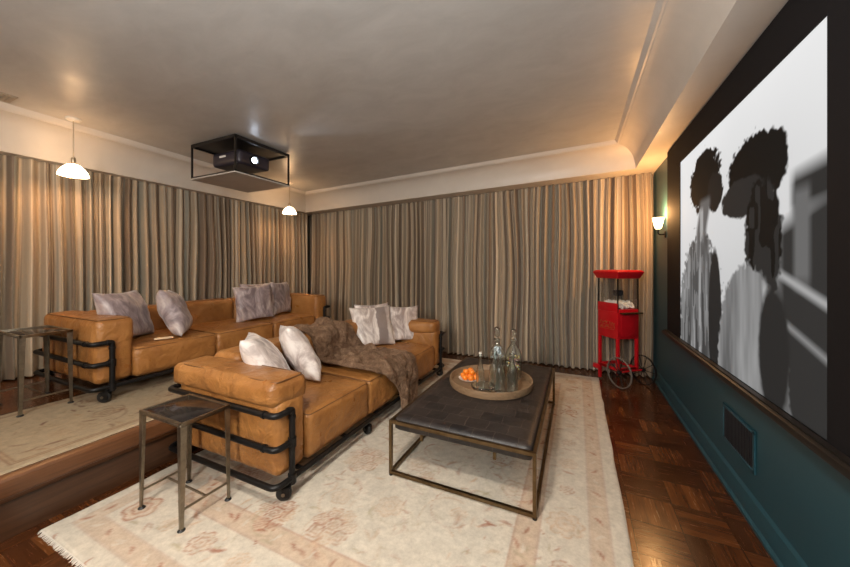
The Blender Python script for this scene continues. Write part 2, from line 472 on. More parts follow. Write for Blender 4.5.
def ceil_z(x, y):
    s = (x - rg[0][0]) / (rg[3][0] - rg[0][0]); t = (y - rg[0][1]) / (rg[1][1] - rg[0][1])
    return (HI[0] * (1 - t) + HI[1] * t) * (1 - s) + (HI[3] * (1 - t) + HI[2] * t) * s

# ------------------------------------------------------------------ curtains
def curtain(p0, p1, z0, zt0, zt1, seed, label, inward):
    p0, p1 = Vector(p0), Vector(p1); L = (p1 - p0).length; d = (p1 - p0) / L; nrm = Vector(inward)
    rnd = random.Random(seed)
    xs = []; x = 0
    folds = []
    while x < L:
        w = rnd.uniform(.06, .125); folds.append((x, w, rnd.uniform(.6, 1.2), rnd.uniform(-.035, .035))); x += w
    ncol = int(L / .009); rows = 15
    mb = MB(); vs = []; uvs = []; fs = []
    for j in range(rows + 1):
        v = j / rows          # 0 top .. 1 hem
        u = 0; prev = None
        for i in range(ncol + 1):
            s = L * i / ncol
            # find fold
            lo = 0
            ph = 0
            for (fx, fw, fa, fd) in folds:
                if fx <= s <= fx + fw: ph = (s - fx) / fw; lo = fa; sh = fd; break
            depth = (.030 + .034 * min(1, v * 1.3)) * lo
            off = -math.cos(2 * PI * ph)
            off = math.copysign(abs(off) ** .8, off)
            fine = .010 * noise.noise(Vector((s * 22, v * 1.5, seed))) + .014 * noise.noise(Vector((s * 6, v * 2.0, seed + 4)))
            y = depth * off + fine * min(1, .3 + v)
            sway = .075 * noise.noise(Vector((s * 2.2, v * 1.2, seed * 3))) * math.sin(PI * min(1, v * .9)) + sh * v * math.sin(2 * PI * ph) * .4
            ss = min(max(s + sway * math.sin(PI * s / L) ** .3, 0), L)
            zt = zt0 + (zt1 - zt0) * s / L
            hem = z0 + .006 * noise.noise(Vector((s * 5, 0, seed)))
            p = p0 + d * ss + nrm * y
            z = zt + (hem - zt) * v
            vs.append((p.x, p.y, z))
            if prev is not None: u += math.hypot(L / ncol, (y - prev))
            prev = y
            uvs.append((s * 1.35 + seed * 7, v))
    for j in range(rows):
        for i in range(ncol):
            q = j * (ncol + 1) + i; fs.append((q, q + 1, q + ncol + 2, q + ncol + 1))
    me = bpy.data.meshes.new('curtain'); me.from_pydata(vs, [], fs)
    ul = me.uv_layers.new(name='cloth')
    for lp in me.loops: ul.data[lp.index].uv = uvs[lp.vertex_index]
    me.shade_smooth(); me.materials.append(M['curtain'])
    o = bpy.data.objects.new('curtain', me); C.objects.link(o)
    return tag(o, label, 'curtain', 'striped floor length curtains')
def ztb(x): return 2.665 + (2.845 - 2.665) * (x - XL) / (XR - XL)
bx = [-5.40, -2.19, XR - .02]
labs = ['striped taupe pleated curtain on the back wall behind the far end of the front sofa and bottles'] * 9
curtain((-5.24, 5.43, 0), (-2.12, 5.43, 0), .375, ztb(-5.24) - .004, ztb(-2.12) - .004, 1, 'striped taupe pleated curtain on the back wall, left half beside the far pendant lamp', (0, -1, 0))
curtain((-2.12, 5.43, 0), (XR - .03, 5.43, 0), .018, ztb(-2.12) - .004, ztb(XR) - .004, 2, 'striped taupe pleated curtain on the back wall, right half behind the red popcorn cart', (0, -1, 0))
curtain((-5.26, -1.7, 0), (-5.26, 1.92, 0), .39, 2.69, 2.68, 3, 'striped taupe pleated curtain on the left wall behind the near pendant lamp', (1, 0, 0))
curtain((-5.26, 1.92, 0), (-5.26, 5.33, 0), .39, 2.68, 2.661, 4, 'striped taupe pleated curtain on the left wall behind the caged projector', (1, 0, 0))

# ------------------------------------------------------------------ rugs
def rug(name, x0, x1, y0, y1, z, mat, label, seed, red, bands, dens, fringe=True):
    W, L = x1 - x0, y1 - y0; st = .012
    nx, ny = int(W / st), int(L / st)
    X, Y = np.meshgrid(np.linspace(0, W, nx + 1), np.linspace(0, L, ny + 1))
    rs = np.random.RandomState(seed)
    D = np.minimum(np.minimum(X, W - X), np.minimum(Y, L - Y))
    def sn(f, s):   # smooth value noise
        g = np.random.RandomState(s).rand(int(L * f) + 3, int(W * f) + 3)
        gx, gy = X * f, Y * f; ix, iy = gx.astype(int), gy.astype(int); fx, fy = gx - ix, gy - iy
        fx = fx * fx * (3 - 2 * fx); fy = fy * fy * (3 - 2 * fy)
        return (g[iy, ix] * (1 - fx) + g[iy, ix + 1] * fx) * (1 - fy) + (g[iy + 1, ix] * (1 - fx) + g[iy + 1, ix + 1] * fx) * fy
    cream = np.array((.60, .54, .45)); peach = np.array((.52, .36, .245)); rose = np.array(red) * .85; olive = np.array((.42, .36, .25))
    col = np.ones(X.shape + (3,)) * cream
    def lay(mask, c, k=1.0):
        m = np.clip(mask, 0, 1)[..., None] * k
        nonlocal col
        col = col * (1 - m) + c * m
    for (d0, d1, k) in bands:
        lay(((D > d0) & (D < d1)).astype(float), peach, k)
        for e in (d0, d1): lay(np.clip(1 - np.abs(D - e) / .009, 0, 1), rose * .8 + peach * .2, .55)
    fade = np.clip(sn(2.5, seed + 1) * .8 + sn(9, seed + 2) * .7 + .05, .4, 1)
    def rosette(cx, cy, r, pet, ang, c, k):
        sl = (np.abs(X - cx) < r * 1.4) & (np.abs(Y - cy) < r * 1.4)
        dx, dy = X[sl] - cx, Y[sl] - cy
        rr = np.hypot(dx, dy) / r; th = np.arctan2(dy, dx) + ang
        edge = .72 + .22 * np.abs(np.cos(pet * th / 2))
        out = np.clip(1 - np.abs(rr - edge) / .11, 0, 1)
        inn = np.clip(1 - np.abs(rr - edge * .5) / .13, 0, 1) * .8
        dot = np.clip(1 - rr / .2, 0, 1)
        m = np.maximum(np.maximum(out, inn), dot) * k * fade[sl]
        fill = (rr < edge).astype(float) * .3 * k
        cc = col[sl]; cc = cc * (1 - fill[:, None]) + peach * fill[:, None]
        col[sl] = cc * (1 - m[:, None]) + c * m[:, None]
    def leaf(cx, cy, l, a, c, k):
        sl = (np.abs(X - cx) < l) & (np.abs(Y - cy) < l)
        dx, dy = X[sl] - cx, Y[sl] - cy
        u = (dx * math.cos(a) + dy * math.sin(a)) / l; v = (-dx * math.sin(a) + dy * math.cos(a)) / l
        v = v - .25 * u * u
        m = np.clip(1.2 - (np.abs(u / .9) ** 2 + np.abs(v / .22) ** 2), 0, 1) * k * fade[sl]
        col[sl] = col[sl] * (1 - m[:, None]) + c * m[:, None]
    # field and border motifs
    for _ in range(int(dens * W * L)):
        cx, cy = rs.rand() * W, rs.rand() * L; dd = min(cx, W - cx, cy, L - cy)
        if dd < bands[0][1] + .05: continue
        leaf(cx, cy, rs.uniform(.02, .07), rs.rand() * 6.3, [rose, olive, peach][rs.randint(3)], rs.uniform(.4, .9))
    inner = bands[-1][1]
    def vine(cx, cy, r, a0, turn, c, k):
        n = 26
        for i in range(n):
            t = i / n; a = a0 + turn * t; q = r * (.35 + .65 * t)
            leaf(cx + q * math.cos(a), cy + q * math.sin(a), .022, a + PI / 2, c, k)
    step = .40
    for i in range(int(W / step) + 1):
        for j in range(int(L / step) + 1):
            cx = (i + .5 + .25 * rs.randn()) * step + (j % 2) * step / 2; cy = (j + .5 + .25 * rs.randn()) * step
            dd = min(cx, W - cx, cy, L - cy)
            if dd < inner + .05: continue
            r = [.06, .09, .17][rs.choice(3, p=[.35, .4, .25])] * rs.uniform(.85, 1.1)
            if r > .13:
                for q in range(7):
                    a = 2 * PI * q / 7 + i; rosette(cx + r * .62 * math.cos(a), cy + r * .62 * math.sin(a), r * .34, 4, a, [rose, rose, peach][q % 3], rs.uniform(.8, 1))
                rosette(cx, cy, r * .42, 6, 0, rose, 1)
            else: rosette(cx, cy, r, rs.randint(5, 8), rs.rand() * 6, [rose, peach, olive][rs.choice(3, p=[.6, .3, .1])], rs.uniform(.4, .75))
            for q in range(2): vine(cx, cy, rs.uniform(.15, .3), rs.rand() * 6, rs.choice([-1, 1]) * rs.uniform(1.5, 4), [peach, olive, rose][rs.randint(3)], rs.uniform(.3, .6))
    if len(bands) > 1:
        mid = (bands[0][1] + bands[1][0]) / 2; rad = (bands[1][0] - bands[0][1]) * .42
        n1, n2 = int(W / .34), int(L / .34)
        for i in range(n1):
            for yy in (mid, L - mid): rosette(mid + (W - 2 * mid) * i / max(1, n1 - 1), yy, rad * rs.uniform(.4, 1), 5 + i % 4, i, [rose, peach][i % 2], .75)
        for i in range(n2):
            for xx in (mid, W - mid): rosette(xx, mid + (L - 2 * mid) * i / max(1, n2 - 1), rad * rs.uniform(.4, 1), 5 + i % 4, i, [rose, peach][i % 2], .75)
        for (d0, d1, k) in bands:
            md = (d0 + d1) / 2
            for i in range(int(2 * (W + L) / .13)):
                t = i * .13
                if t < W: c = (t, md)
                elif t < W + L: c = (W - md, t - W)
                elif t < 2 * W + L: c = (t - W - L, L - md)
                else: c = (md, t - 2 * W - L)
                leaf(c[0], c[1], .045, rs.rand() * 6, [cream, rose][i % 2], .85)
    w = (.9 + .2 * sn(32, seed + 5)); col = np.clip(col * w[..., None], 0, 1)
    edge_wave = .012 * (sn(5, seed + 6) - .5)
    Z = np.where(D < .001, z + .001, z + .012)
    vs = np.stack([X + x0 + edge_wave * (D < .05), Y + y0 + edge_wave * (D < .05), Z], -1).reshape(-1, 3)
    ii = np.arange((nx + 1) * (ny + 1)).reshape(ny + 1, nx + 1)
    fs = np.stack([ii[:-1, :-1], ii[:-1, 1:], ii[1:, 1:], ii[1:, :-1]], -1).reshape(-1, 4)
    me = bpy.data.meshes.new(name); me.from_pydata(vs.tolist(), [], fs.tolist())
    ca = me.color_attributes.new('weave', 'FLOAT_COLOR', 'POINT')
    ca.data.foreach_set('color', np.concatenate([col.reshape(-1, 3), np.ones((len(vs), 1))], 1).astype(np.float32).ravel())
    me.shade_smooth(); me.materials.append(mat)
    o = bpy.data.objects.new(name, me); C.objects.link(o)
    tag(o, label, 'rug')
    if fringe:
        mb = MB(); rr = random.Random(seed)
        x = x0
        while x < x1:
            l = rr.uniform(.012, .028); dx = rr.uniform(-.006, .006)
            for (ya, sg) in ((y0, -1), (y1, 1)):
                mb.add([(x, ya, z + .009), (x + .008, ya, z + .009), (x + .007 + dx, ya + sg * l, z + .002), (x + .001 + dx, ya + sg * l, z + .002)], [(0, 1, 2, 3)])
            x += .009
        f = mb.build('fringe', M['tassel'], o, smooth=False); f['kind'] = 'stuff'
    return o
rug('area_rug', -2.84, .27, .79, 5.10, 0, M['rug'], 'large cream wool rug with faded rose flowers on the lower parquet floor', 3, (.40, .17, .105), [(.10, .20, .5), (.47, .60, .6)], 95)
rug('platform_rug', -4.08, -2.935, .64, 4.3, .373, M['runner'], 'cream rug with dark red flowers lying on the raised platform', 11, (.17, .02, .012), [(.07, .1, .3)], 70)

# ------------------------------------------------------------------ sofas
def make_sofa(ST, AT, BT, puff):
    """ST, AT, BT: heights of seat seam, armrest top and backrest top"""
    root = thing('sofa', '', 'sofa')
    L2 = 1.40; F = .55; B = -.55
    for s in (-1, 1):
        y0, y1 = (-L2, -L2 + .265) if s < 0 else (L2 - .235, L2)
        sp = AT - .15
        boxy = puff < .005
        arm = soft((B, y0 + puff, .15), (F - .012, y1 - puff, AT - .006 if boxy else sp + .03), .045, (.012, .014, 0), amp=.010, seed=s * 3 + 5, res=.028).build('armrest', M['leather'], root, angle=180)
        pad = soft((B - (.01 if boxy else .045), y0 - puff * .6 - (0 if boxy or s > 0 else .012), sp - (.06 if boxy else .02)), (F - (.012 if boxy else .02), y1 + puff * .6, AT), .045, (.002 if boxy else .010, .002 if boxy else .016 + puff, .012), amp=.008 if boxy else .012, seed=s * 7 + 20, res=.024).build('armrest_pad', M['leather'], arm, angle=180)
        a = B + .04; c = F - .035; yy0, yy1 = y0 + .015, y1 - .015; zz = AT - .003
        pts = [(a, yy0, zz), (c, yy0, zz), (c, yy1, zz), (a, yy1, zz)]
        MB().tube(pts, .0042, 6, .04, closed=True).build('piping', M['piping'], pad)
    ys = [-1.137 + i * 2.274 / 3 for i in range(4)]
    for i in range(3):
        se = soft((-.30, ys[i] + .001, .15), (F, ys[i + 1] - .001, ST), .034, (.010, 0, .032), amp=.009, seed=i * 9 + 40, res=.028).build('seat_cushion', M['leather'], root, angle=180)
        f = F - .008; zz = ST - .004
        MB().tube([(-.2, ys[i] + .014, zz + .01), (f, ys[i] + .014, zz - .003), (f, ys[i + 1] - .014, zz - .003), (-.2, ys[i + 1] - .014, zz + .01)], .0034, 6, .03).build('piping', M['piping'], se)
        soft((-.56, ys[i] + .001, .15), (-.25, ys[i + 1] - .001, BT), .055, (.015, 0, .02), amp=.010, seed=i * 5 + 70, res=.03).build('back_cushion', M['leather'], root, angle=180)
    r = .020
    ex, ey = F + .022, L2 + .040; TZ_ = AT - .19; MZ = (TZ_ + .135) / 2 + .01; bx_ = B - .04
    MB().tube([(ex, -ey, .13), (ex, ey, .13), (bx_, ey, .13), (bx_, -ey, .13)], r, 12, .06, closed=True).build('base_frame', M['pipe'], root)
    mb = MB()
    for k in range(6):
        y = -1.2 + k * .48
        mb.tube([(ex, y, .13), (bx_, y, .13)], .016, 8)
    mb.build('cross_rail', M['pipe'], root)
    def collar(mb, p, axis, rr=.028, l=.045):
        p = Vector(p); d = Vector(axis) * l / 2; mb.tube([p - d, p + d], rr, 12)
    for s in (-1, 1):
        mb = MB(); iy = s * (L2 - .095)
        for z in (MZ, TZ_):
            top = z == TZ_
            mb.tube([(ex, iy, z - (.03 if top else 0)), (ex, iy, z), (ex, s * ey, z), (bx_, s * ey, z), (bx_, iy, z), (bx_, iy, z - (.03 if top else 0))] if top else [(ex, iy, z), (ex, s * ey, z), (bx_, s * ey, z), (bx_, iy, z)], r, 12, .05)
            if not top:
                collar(mb, (ex, iy, z), (0, 0, 1), .027, .06); collar(mb, (bx_, iy, z), (0, 0, 1), .027, .06)
            collar(mb, (ex - .10, s * ey, z), (1, 0, 0), .025, .018)
            collar(mb, (ex, iy + s * .03, z), (0, 1, 0), .025, .016)
        for x in (ex, bx_):
            mb.tube([(x, iy, .09), (x, iy, TZ_ - .02)], r, 12); collar(mb, (x, iy, .13), (0, 0, 1), .028, .06)
            collar(mb, (x, iy, TZ_ - .05), (0, 0, 1), .025, .016)
        mb.build('arm_rail', M['pipe'], root)
    proto = None
    for x in (ex - .01, bx_):
        for y in (-1.34, -.42, .42, 1.34):
            if proto is None:
                cst = MB(); cst.tube([(0, 0, .085), (0, 0, .12)], .016, 10)
                for q in (-.021, .021): cst.box((-.028, q - .003, .03), (.024, q + .003, .092))
                cst.box((-.028, -.024, .086), (.028, .024, .094))
                proto = cst.build('caster', M['pipe'], root, bevel=.001)
                w = MB(); w.lathe([(.0, -.014), (.034, -.014), (.046, -.011), (.050, -.006), (.050, .006), (.046, .011), (.034, .014), (.0, .014)], 28, Matrix.Translation((-.018, 0, .050)) @ Matrix.Rotation(PI / 2, 4, 'X'))
                w.build('wheel', M['rubber'], proto)
                h = MB(); h.tube([(-.018, -.026, .050), (-.018, .026, .050)], .012, 10); h.build('hub', M['steel'], proto)
                proto.location = (x, y, 0); proto.rotation_euler = (0, 0, .6)
            else:
                c = proto.copy(); C.objects.link(c); c.parent = root; c.location = (x, y, 0); c.rotation_euler = (0, 0, random.uniform(-.8, .8))
                for g in list(proto.children): dup_child(g, c)
    return root
sofa = make_sofa(.47, .775, .80, .012)
sofa.location = (-2.29, 2.905, .012)
sofa['label'] = 'caramel leather sofa on the lower floor with brown throw over its middle'
sofa['group'] = 'matching leather sofas in black pipe frames'
sofa2 = make_sofa(.405, .70, .685, .002)
sofa2.location = (-4.205, 2.725, .385)
sofa2['label'] = 'caramel leather sofa in black pipe frame standing on the raised platform'
sofa2['group'] = 'matching leather sofas in black pipe frames'

# ------------------------------------------------------------------ pillows
def make_pillow(W, H, T, seed):
    n = 26; vs = []; fs = []
    for side in (1, -1):
        for i in range(n + 1):
            for j in range(n + 1):
                u, v = 2 * i / n - 1, 2 * j / n - 1
                pu = u * (1 - .10 * (1 - v * v) * abs(u) ** 3); pv = v * (1 - .10 * (1 - u * u) * abs(v) ** 3)
                t = ((1 - abs(u) ** 2.3) * (1 - abs(v) ** 2.3)) ** .48
                nz = noise.noise(Vector((u * 1.7 + seed, v * 1.7, side))) * .02 * min(1, t * 2) + noise.noise(Vector((u * 5 + seed, v * 5, side))) * .006 * min(1, t * 2)
                sag = -.012 * (1 - v) * t
                vs.append((pu * W / 2 * (1 + .04 * (v < 0) * t), side * (T / 2 * t) + nz * (t > 0.01), (pv + 1) * H / 2 + sag))
        o = 0 if side == 1 else (n + 1) ** 2
        for i in range(n):
            for j in range(n):
                q = o + i * (n + 1) + j; fs.append((q, q + n + 1, q + n + 2, q + 1))
    return MB().add(vs, fs)
def pillow(x, y, z, yaw, tilt, roll, mat, label, W=.5, H=.5, T=.17, seed=0, grp='marbled velvet throw pillows'):
    """yaw: compass direction the front faces (deg from +x); tilt: backwards lean"""
    o = make_pillow(W, H, T, seed).build('throw_pillow', M[mat], angle=180)
    rot = Matrix.Rotation(R(yaw) + PI / 2, 4, 'Z') @ Matrix.Rotation(-R(tilt), 4, 'X') @ Matrix.Translation((0, 0, H / 2)) @ Matrix.Rotation(R(roll), 4, 'Y') @ Matrix.Translation((0, 0, -H / 2))
    o.matrix_world = Matrix.Translation((x, y, z)) @ rot
    return tag(o, label, 'pillow', grp)
SZ = .505; PZ = .815
pillow(-2.27, 2.06, SZ, 50, 35, 5, 'pillow', 'silvery velvet pillow nearest the front sofa armrest, leaning far back', T=.23, seed=1, W=.57, H=.57)
pillow(-2.29, 2.39, SZ, 58, 28, 8, 'pillow', 'silvery velvet pillow standing between the nearest pillow and the brown throw', T=.23, seed=5, W=.56, H=.56)
pillow(-2.36, 3.55, SZ, -40, 24, -1, 'pillow_stripe', 'pale velvet pillow with a broad grey stripe, frontmost beside the brown throw', seed=9, W=.57, H=.55)
pillow(-2.58, 3.86, SZ, -35, 12, 0, 'pillow', 'velvet pillow mostly hidden behind the grey striped one, its top corners showing', seed=13, W=.52, H=.52)
pillow(-2.16, 4.00, SZ, -38, 16, 3, 'pillow', 'whitish velvet pillow closest to the far armrest of the front sofa', seed=17, W=.5, H=.5, T=.14)
pillow(-4.04, 1.77, PZ, 32, 22, 1, 'pillow_dark', 'wide mauve velvet pillow slumped against the near armrest of the platform sofa', T=.23, seed=21, W=.54, H=.52)
pillow(-3.89, 2.14, PZ, 56, 21, 4, 'pillow_dark', 'mauve velvet pillow standing on one corner beside the ivory remote', T=.23, seed=25, W=.52, H=.52)
pillow(-3.95, 3.04, PZ, -17, 6, -4, 'pillow_dark', 'grey and cream velvet pillow frontmost of the far trio on the platform sofa', seed=29, W=.5, H=.48)
pillow(-4.12, 3.26, PZ, -10, 8, -1, 'pillow_dark', 'velvet pillow behind the frontmost one of the far trio, only its top showing', seed=33, W=.52, H=.50)
pillow(-4.12, 3.66, PZ, 20, 9, 2, 'pillow_dark', 'mauve velvet pillow of the far trio nearest the far armrest', seed=37, W=.5, H=.5)
rm = MB().box((-.075, -.018, 0), (.075, .018, .018)).build('remote_control', M['remote'], bevel=.006)
rm.location = (-3.74, 1.86, .822); rm.rotation_euler = (0, 0, 1.2)
tag(rm, 'small ivory remote control lying on the platform sofa seat', 'remote control')

# ------------------------------------------------------------------ throw
def make_throw():
    # path in (x, z): over the back, down, across the seat, over the front edge and down
    path = [(-2.88, .70), (-2.86, .80), (-2.80, .845), (-2.62, .85), (-2.54, .80), (-2.49, .68), (-2.44, .575), (-2.36, .545), (-2.1, .55), (-1.85, .545), (-1.74, .535), (-1.695, .49), (-1.675, .40), (-1.66, .25), (-1.65, .10), (-1.645, .045)]
    P = [Vector((a, 0, b)) for a, b in path]
    ds = [0]
    for a, b in zip(P, P[1:]): ds.append(ds[-1] + (b - a).length)
    T = ds[-1]; ns, nw = 110, 64
    def at(s):
        for i in range(len(P) - 1):
            if s <= ds[i + 1] + 1e-9:
                t = (s - ds[i]) / (ds[i + 1] - ds[i]); return P[i].lerp(P[i + 1], t), (P[i + 1] - P[i]).normalized()
        return P[-1], (P[-1] - P[-2]).normalized()
    vs = []; fs = []
    for i in range(ns + 1):
        f = i / ns
        for j in range(nw + 1):
            w = j / nw
            s_end = T - (.50 * max(0, 1 - w / .45) ** .5 + .02 * math.sin(w * 9)) * 1.0   # near part stops at the seat edge
            s = s_end * f
            p, d = at(s)
            nrm = Vector((d.z, 0, -d.x)) * -1
            if nrm.z < 0 and abs(nrm.z) > .3: nrm = -nrm
            if s > ds[10]: nrm = Vector((1, 0, 0))
            if s < ds[1]: nrm = Vector((-1, 0, 0))
            back = min(1, s / ds[6])
            near = 2.60 + .02 * back + .03 * noise.noise(Vector((s * 4, 0, 3)))
            far = 3.16 + .20 * back + .05 * noise.noise(Vector((s * 4, 7, 3)))
            hang = max(0, (s - ds[10]) / (T - ds[10]))
            near += .10 * hang; far -= .02 * hang
            y = near + (far - near) * w
            h = .055 * noise.noise(Vector((s * 4.2, y * 7, 1))) + .045 * noise.noise(Vector((s * 9 + y * 4, y * 13, 2))) + .008 * noise.noise(Vector((s * 30, y * 30, 2)))
            h += (.028 * math.sin(w * 21 + s * 2.5) if hang > 0 else 0) * min(1, hang * 3)
            h += .02 * math.sin((y * 1.3 + s) * 14) * (1 - min(1, hang * 3)) * .6
            rim = min(1, min(w, 1 - w, f * 3, (1 - f) * 3) * 9)
            q = p + nrm * (max(h + .018, -.004) * rim)
            vs.append((q.x, y, max(q.z, .03)))
    for i in range(ns):
        for j in range(nw):
            q = i * (nw + 1) + j; fs.append((q, q + 1, q + nw + 2, q + nw + 1))
    o = MB().add(vs, fs).build('throw_blanket', M['throw'], angle=180)
    so = o.modifiers.new('thick', 'SOLIDIFY'); so.thickness = .016; so.offset = 1
    return tag(o, 'brown plush throw blanket draped across the middle of the front sofa', 'blanket')
make_throw()

# ------------------------------------------------------------------ side tables
def make_side():
    W, D, H = .445, .30, .625
    root = thing('side_table', '', 'side table')
    f = MB(); t = .016
    for (a, b) in (((-W / 2, -D / 2), (W / 2, -D / 2 + t)), ((-W / 2, D / 2 - t), (W / 2, D / 2)), ((-W / 2, -D / 2), (-W / 2 + t, D / 2)), ((W / 2 - t, -D / 2), (W / 2, D / 2))):
        f.box((a[0], a[1], H - .022), (b[0], b[1], H))
    f.build('top_frame', M['steel'], root, bevel=.0015)
    MB().box((-W / 2 + t, -D / 2 + t, H - .012), (W / 2 - t, D / 2 - t, H - .003)).build('glass_top', M['smoked'], root, bevel=.001)
    for sx in (-1, 1):
        for sy in (-1, 1):
            m = MB(); x, y = sx * (W / 2 - .001), sy * (D / 2 - .001)
            a, b = .036, .018
            z0, z1 = .012, H - .022
            def L_(w0, w1):
                vs = []
                for z, w in ((z0, b), (z1, a)):
                    tt = .006
                    vs += [(x, y, z), (x - sx * w, y, z), (x - sx * w, y - sy * tt, z), (x - sx * tt, y - sy * tt, z), (x - sx * tt, y - sy * w, z), (x, y - sy * w, z)]
                return vs
            vs = L_(a, b); fs = [(i, (i + 1) % 6, 6 + (i + 1) % 6, 6 + i) for i in range(6)] + [tuple(range(6)), tuple(range(6, 12))]
            lg = m.add(vs, fs).build('leg', M['steel'], root, smooth=False)
            MB().lathe([(0, 0), (.019, 0), (.021, .004), (.014, .012), (0, .012)], 16, Matrix.Translation((x - sx * .009, y - sy * .009, 0))).build('foot', M['glide'], lg)
    st = MB(); z = .115
    for s in (-1, 1): st.box((s * (W / 2 - .012) - .004, -D / 2 + .02, z - .006), (s * (W / 2 - .012) + .004, D / 2 - .02, z + .006))
    st.box((-W / 2 + .012, -.004, z - .006), (W / 2 - .012, .004, z + .006))
    st.build('stretcher', M['steel'], root, smooth=False)
    return root
side = make_side(); side.location = (-2.295, 1.265, .012)
side['label'] = 'small steel side table with smoked glass top on the large rug'
side['group'] = 'steel side tables with smoked tops'
sd2 = dup(side, (-4.15, 1.115, .385), (0, 0, 0), 'small steel side table with smoked glass top on the raised platform')

sd2.scale = (1.12, 1, 1)
# ------------------------------------------------------------------ coffee table
cx0, cx1, cy0, cy1 = -1.255, -.222, 2.07, 3.90
ct = thing('coffee_table', 'low coffee table with dark patchwork leather top and bronze frame', 'coffee table', ((cx0 + cx1) / 2, (cy0 + cy1) / 2, .012))
hw, hl = (cx1 - cx0) / 2, (cy1 - cy0) / 2
b = .022; TH = .405
f = MB()
for z in (.012, TH - b):
    f.box((-hw, -hl, z), (hw, -hl + b, z + b)); f.box((-hw, hl - b, z), (hw, hl, z + b))
    f.box((-hw, -hl + b, z), (-hw + b, hl - b, z + b)); f.box((hw - b, -hl + b, z), (hw, hl - b, z + b))
f.build('frame', M['bronze'], ct, smooth=False)
for sx in (-1, 1):
    for sy in (-1, 1):
        x0, y0 = (-hw if sx < 0 else hw - b), (-hl if sy < 0 else hl - b)
        lg = MB().box((x0, y0, .012 + b), (x0 + b, y0 + b, TH - b)).build('leg', M['bronze'], ct, smooth=False)
        MB().lathe([(0, 0), (.014, 0), (.014, .012), (0, .012)], 14, Matrix.Translation((x0 + b / 2, y0 + b / 2, 0))).build('foot', M['glide'], lg)
for sx in (-.31, .235):
    for sy in (-1, 1):
        MB().box((sx - .01, sy * (hl - .13) - .01, .235), (sx + .01, sy * (hl - .13) + .01, .33)).build('bracket', M['bronze'], ct, smooth=False)
soft((-hw + b + .003, -hl + b + .003, .325), (hw - b - .003, hl - b - .003, .425), .028, (0, 0, .012), amp=.002, seed=3, res=.045).build('leather_top', M['patch'], ct, angle=180)
TZ = .452

# tray
tray = thing('round_tray', 'large round wooden tray on the dark leather coffee table', 'tray', (-.733, 3.03, TZ))
tray.scale = (1.0, 1.04, 1)
MB().lathe([(.335, .002), (.372, .0), (.381, .03), (.378, .062), (.366, .062), (.362, .03), (.355, .014), (.30, .012)], 72).build('rim', M['tray_wood'], tray)
MB().lathe([(0, .0), (.345, .0), (.357, .012), (0, .014)], 64).build('base', M['tray_wood'], tray)
B0 = TZ + .015
# plate and mandarins
px, py = -.93, 3.0
pl = MB().lathe([(0, 0), (.05, 0), (.055, .004), (.098, .016), (.1, .02), (.094, .019), (.05, .008), (0, .007)], 40).build('plate', M['china'], loc=(px, py, B0))
tag(pl, 'small white plate heaped with mandarins on the tray', 'plate')
ml = ['orange mandarin at the left rim of the white plate', 'orange mandarin at the front rim of the white plate', 'orange mandarin at the front right of the plate by the corked bottle', 'orange mandarin at the right of the plate', 'orange mandarin at the back right of the plate', 'orange mandarin at the back left of the plate', 'orange mandarin in the middle of the plate under the heap', 'topmost left mandarin of the heap on the plate', 'topmost right mandarin of the heap on the plate', 'mandarin at the back top of the heap on the plate']
mspots = [(.058 * math.cos(t), .058 * math.sin(t), .037) for t in [PI, -2.0, -1.0, 0, 1.05, 2.1]] + [(0, 0, .036), (-.026, -.018, .079), (.03, -.012, .079), (.0, .036, .079)]
m0 = None
for (dx, dy, dz), lb in zip(mspots, ml):
    if m0 is None:
        pf = [(.029 * math.sin(PI * i / 14), -.026 * math.cos(PI * i / 14) * (1 if i < 13 else .94)) for i in range(15)]
        m0 = MB().lathe(pf, 20).build('mandarin', M['orange']); MB().lathe([(0, .0265), (.003, .0262), (.003, .024), (0, .024)], 6).build('stem_button', M['cork'], m0)
        o = m0
    else: o = dup(m0, (0, 0, 0))
    o.location = (px + dx, py + dy, B0 + dz); o.rotation_euler = (random.uniform(-.5, .5), random.uniform(-.5, .5), 0)
    tag(o, lb, 'mandarin', 'mandarins heaped on the plate')
# glass bottles
def bottle_prof(r, h, nr):
    out = [(0, 0), (r * .9, 0), (r, .008), (r, h * .42), (r * .93, h * .5), (r * .7, h * .62), (nr * 1.1, h * .78), (nr, h * .86), (nr, h * .95), (nr * 1.35, h * .96), (nr * 1.35, h)]
    t = .0035
    inn = [(nr * .8, h), (nr * .8, h * .86), (nr * 1.1 - t, h * .77), (r * .7 - t, h * .61), (r * .93 - t, h * .49), (r - t, h * .42), (r - t, .014), (0, .012)]
    return out + inn
bl = [(-.765, 2.79, .036, .315, 'slim clear glass bottle with pale stopper, leftmost beside the mandarins', True),
      (-.665, 2.90, .047, .33, 'clear glass milk bottle second from left on the tray', False),
      (-.60, 2.82, .047, .32, 'clear glass milk bottle frontmost in the middle of the tray', False),
      (-.505, 2.86, .048, .33, 'clear glass milk bottle furthest right on the tray', False)]
for x, y, r, h, lb, cork in bl:
    t = thing('glass_bottle', lb, 'bottle', (x, y, B0), group='clear glass bottles on the tray')
    MB().lathe(bottle_prof(r, h, .013 if cork else .017), 32).build('body', M['bottle'], t)
    if cork: MB().lathe([(0, h - .015), (.0095, h - .015), (.0095, h + .002), (.014, h + .003), (.014, h + .016), (0, h + .018)], 16).build('stopper', M['cork'], t)
    else: MB().lathe([(.018, h * .90), (.0255, h * .90), (.0255, h * .925), (.018, h * .925)], 24, close=True).build('neck_ring', M['glass'], t)
